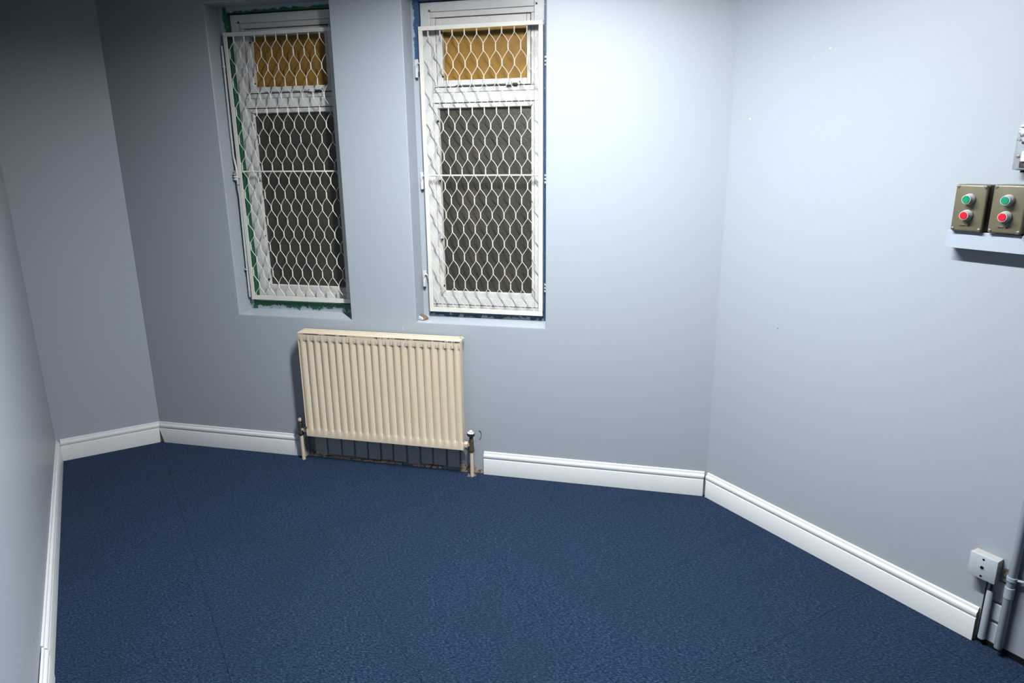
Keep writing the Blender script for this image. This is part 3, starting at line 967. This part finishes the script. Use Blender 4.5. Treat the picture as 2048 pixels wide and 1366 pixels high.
def button_box(s, z, label):
    e = RW('push_button_box', s, 0.0, z, label, 'control box', 'push-button boxes on the trunking')
    w, h = 0.0435, 0.0685
    B().box(-w, w, -0.044, -0.0005, -h, h).build('body', M_olive_dark, e, bevel=0.005, smooth=35)
    lid = B().box(-w - 0.0008, w + 0.0008, -0.060, -0.0455, -h - 0.0008, h + 0.0008).build('lid', M_olive, e, bevel=0.006, segs=3, smooth=35)
    for dx in (-1, 1):
        for dz in (-1, 1):
            sc = B().lathe((dx * (w - 0.0065), -0.0590, dz * (h - 0.0065)), (0, -1, 0), [(0, 0.0048), (0.0022, 0.0048), (0.0030, 0.0036)], 12).build('screw', M_screw, lid, smooth=40)
            sc2 = B().box(dx * (w - 0.0065) - 0.0036, dx * (w - 0.0065) + 0.0036, -0.0624, -0.0616, dz * (h - 0.0065) - 0.0006, dz * (h - 0.0065) + 0.0006).build('screw_slot', M_iron, lid)
    for dz, m, nm in ((0.0262, M_green, 'start_button'), (-0.0205, M_red, 'stop_button')):
        bt = B().lathe((0, -0.0595, dz), (0, -1, 0), [(0, 0.0165), (0.004, 0.0168), (0.010, 0.0160), (0.0125, 0.0140), (0.022, 0.0134), (0.0235, 0.0126), (0.0235, 0.0108), (0.0205, 0.0106)], 24).build(nm, M_bezel, e, smooth=35)
        c = B().lathe((0, -0.0790, dz), (0, -1, 0), [(0, 0.0104), (0.0052, 0.0104), (0.0060, 0.0098)], 24).build('button_cap', m, bt, smooth=35)
        c['label'] = 'green button cap' if m is M_green else 'red button cap'
    B().box(-0.021, 0.009, -0.0612, -0.0595, -0.0535, -0.0475).build('nameplate', M_plate, e, bevel=0.0006)
    return e


button_box(0.9855, 1.3955, 'olive push-button box with green and red buttons, farther from the frame edge')
button_box(1.0890, 1.3975, 'olive push-button box with green and red buttons, cut by the frame edge')

e = RW('cable_trunking', 0.9285, 0.0, 1.2745, 'pale grey-blue trunking ledge under the push-button boxes', 'trunking')
B().box(0.0, 0.60, -0.044, -0.0005, 0.0, 0.0495).build('channel', M_trunk, e, bevel=0.0012)
B().box(-0.0012, 0.60, -0.0455, -0.0435, -0.001, 0.0515).build('lid', M_trunk, e, bevel=0.0008)
for x in (0.212, 0.45):
    B().lathe((x, -0.0452, 0.046), (0, -1, 0), [(0, 0.0075), (0.003, 0.0075), (0.0045, 0.005)], 14).build('screw', M_trunk, e, smooth=40)
    B().lathe((x, -0.0494, 0.046), (0, -1, 0), [(0, 0.0026), (0.0006, 0.0022)], 8).build('screw_recess', M_iron, e)

e = RW('metal_switch', 1.119, 0.0, 1.566, 'scuffed grey metal-clad switch with white rocker, above the push-button boxes', 'switch')
B().box(-0.044, 0.044, -0.034, -0.0005, -0.060, 0.058).build('body', M_metalsw, e, bevel=0.006, smooth=35)
fp = B().box(-0.046, 0.046, -0.042, -0.0345, -0.058, 0.056).build('faceplate', M_metalsw, e, bevel=0.003, smooth=35)
B().box(-0.040, 0.040, -0.0475, -0.0345, 0.0565, 0.0645).build('top_lip', M_whitechip, e, bevel=0.0035, smooth=35)
for x in (-0.034, 0.034):
    for z in (-0.022, 0.036):
        B().lathe((x, -0.0405, z), (0, -1, 0), [(0, 0.0048), (0.0028, 0.0046), (0.0036, 0.003)], 12).build('screw', M_screw, fp, smooth=40)
B().lathe((-0.027, -0.0405, 0.016), (0, -1, 0), [(0, 0.0042), (0.003, 0.0042), (0.0035, 0.003)], 12).build('screw', M_iron, fp, smooth=40)
rk = B().box(-0.024, 0.024, -0.050, -0.0415, -0.036, -0.008).build('rocker', M_rocker, e, bevel=0.002)
B().box(-0.028, 0.028, -0.0445, -0.041, -0.052, -0.034).build('rocker_surround', M_plate, e, bevel=0.001)
B().lathe((-0.028, -0.017, -0.066), (0, 0, 1), [(0, 0.005), (0.008, 0.005)], 10).build('knockout_plug', M_iron, e, smooth=40)

# ------------------------------------------------------------------ junction box and conduits by the floor
e = RW('junction_box', 1.187, 0.0, 0.281, 'pale painted square junction box with three holes, above the skirting end', 'junction box')
B().box(-0.039, 0.039, -0.028, -0.0005, -0.039, 0.039).build('body', M_jbox_side, e, bevel=0.0015)
cv = B().box(-0.0405, 0.0405, -0.040, -0.0285, -0.0405, 0.0405).build('cover', M_jbox, e, bevel=0.0025, smooth=35)
B().lathe((-0.0005, -0.0398, 0.0), (0, -1, 0), [(0, 0.0085), (0.0009, 0.0085), (0.0011, 0.0075)], 18).build('grommet', M_jbox_side, cv, smooth=40)
B().lathe((-0.0005, -0.0406, 0.0), (0, -1, 0), [(0, 0.0055), (0.0007, 0.0055)], 16).build('centre_hole', M_dark, cv)
for dz in (-0.0300, 0.0285):
    B().lathe((0.0, -0.0398, dz), (0, -1, 0), [(0, 0.0038), (0.0006, 0.0038)], 14).build('screw_hole', M_dark, cv)

e = RW('conduit_stub', 1.210, 0.0, 0.0, 'short rough-painted conduit stub below the junction box', 'pipe')
B().lathe((0, -0.0105, 0.024), (0, 0, 1), [(0, 0.0112), (0.02, 0.0102), (0.172, 0.0098), (0.178, 0.008)], 16).build('tube', speckled('stub_flaked_paint', (0.40, 0.45, 0.51), (0.12, 0.13, 0.15), 0.45, 0, 90, 0.66), e, smooth=40)
B().tube([(0.0, -0.008, 0.20), (0.0, -0.008, 0.243)], 0.004, 8).build('cable_tail', M_iron, e, smooth=40)

e = RW('conduit_pipe', 1.2655, 0.0, 0.0, 'tall grey-blue painted conduit pipe rising beside the junction box', 'pipe')
B().lathe((0, -0.026, 0.029), (0, 0, 1), [(0, 0.0105), (0.003, 0.0118), (1.2445, 0.0118)], 20).build('tube', M_conduit, e, smooth=40)
cp = B().lathe((0, -0.026, 0.212), (0, 0, 1), [(0, 0.0118), (0.0015, 0.0136), (0.038, 0.0136), (0.0395, 0.0118)], 20).build('coupling', M_conduit, e, smooth=35)
sd = B().lathe((0, -0.026, 0.272), (0, 0, 1), [(0, 0.0118), (0.001, 0.0142), (0.005, 0.0150), (0.008, 0.0142), (0.011, 0.0150), (0.015, 0.0142), (0.016, 0.0118)], 20).build('saddle_clip', M_conduit, e, smooth=35)
B().tube([(0.012, -0.024, 0.280), (0.030, -0.018, 0.281), (0.060, -0.010, 0.283)], 0.005, 8).build('saddle_tail', M_conduit, sd, smooth=50)
B().box(1.1905, 1.262, -0.002, 0.0135, -0.004, 0.016).build('gap_shade_strip', M_dark, wall_right)  # shade in the gap at the wall foot, put in as dark strips
B().box(1.262, 1.62, -0.003, 0.0, -0.004, 0.022).build('gap_shade_strip', M_dark, wall_right)
B().box(1.232, 1.262, -0.006, 0.004, 0.262, 0.292).build('chipped_plaster', M_plaster, wall_right, bevel=0.004)

M_added_blade = Mat('added_blade_grey', (0.4, 0.4, 0.4), 0.5).done()
# ------------------------------------------------------------------ ceiling batten (the room's lamp, above the frame)
def batten(s):
    e = tag(empty('ceiling_batten', (-0.158 + R2 * s, -0.892 - R2 * s, CEIL), -math.pi / 4), 'white ceiling batten lamp hung along the middle of the room', 'lamp')
    B().box(-0.62, 0.62, -0.045, 0.045, -0.055, 0.0).build('housing', M_rocker, e, bevel=0.004)
    m = Mat('lamp_diffuser', (0.8, 0.8, 0.8), 0.4)
    m.p.inputs['Emission Color'].default_value = (0.95, 0.98, 1.0, 1)
    m.p.inputs['Emission Strength'].default_value = LAMP
    B().box(-0.60, 0.60, -0.040, 0.040, -0.056, -0.0555).build('diffuser', m.done(), e)
    for k in range(21):  # unseen cross blades, added to cut the light thrown along the batten's length
        x = -0.60 + k * 0.06
        B().box(x - 0.0008, x + 0.0008, -0.0405, 0.0405, -0.065, -0.057).build('added_light_blade', M_added_blade, e)
    for y in (-0.045, 0.041):
        B().box(-0.62, 0.62, y, y + 0.004, -0.066, -0.05).build('side_lip', M_rocker, e)
    return e


batten(0.44)
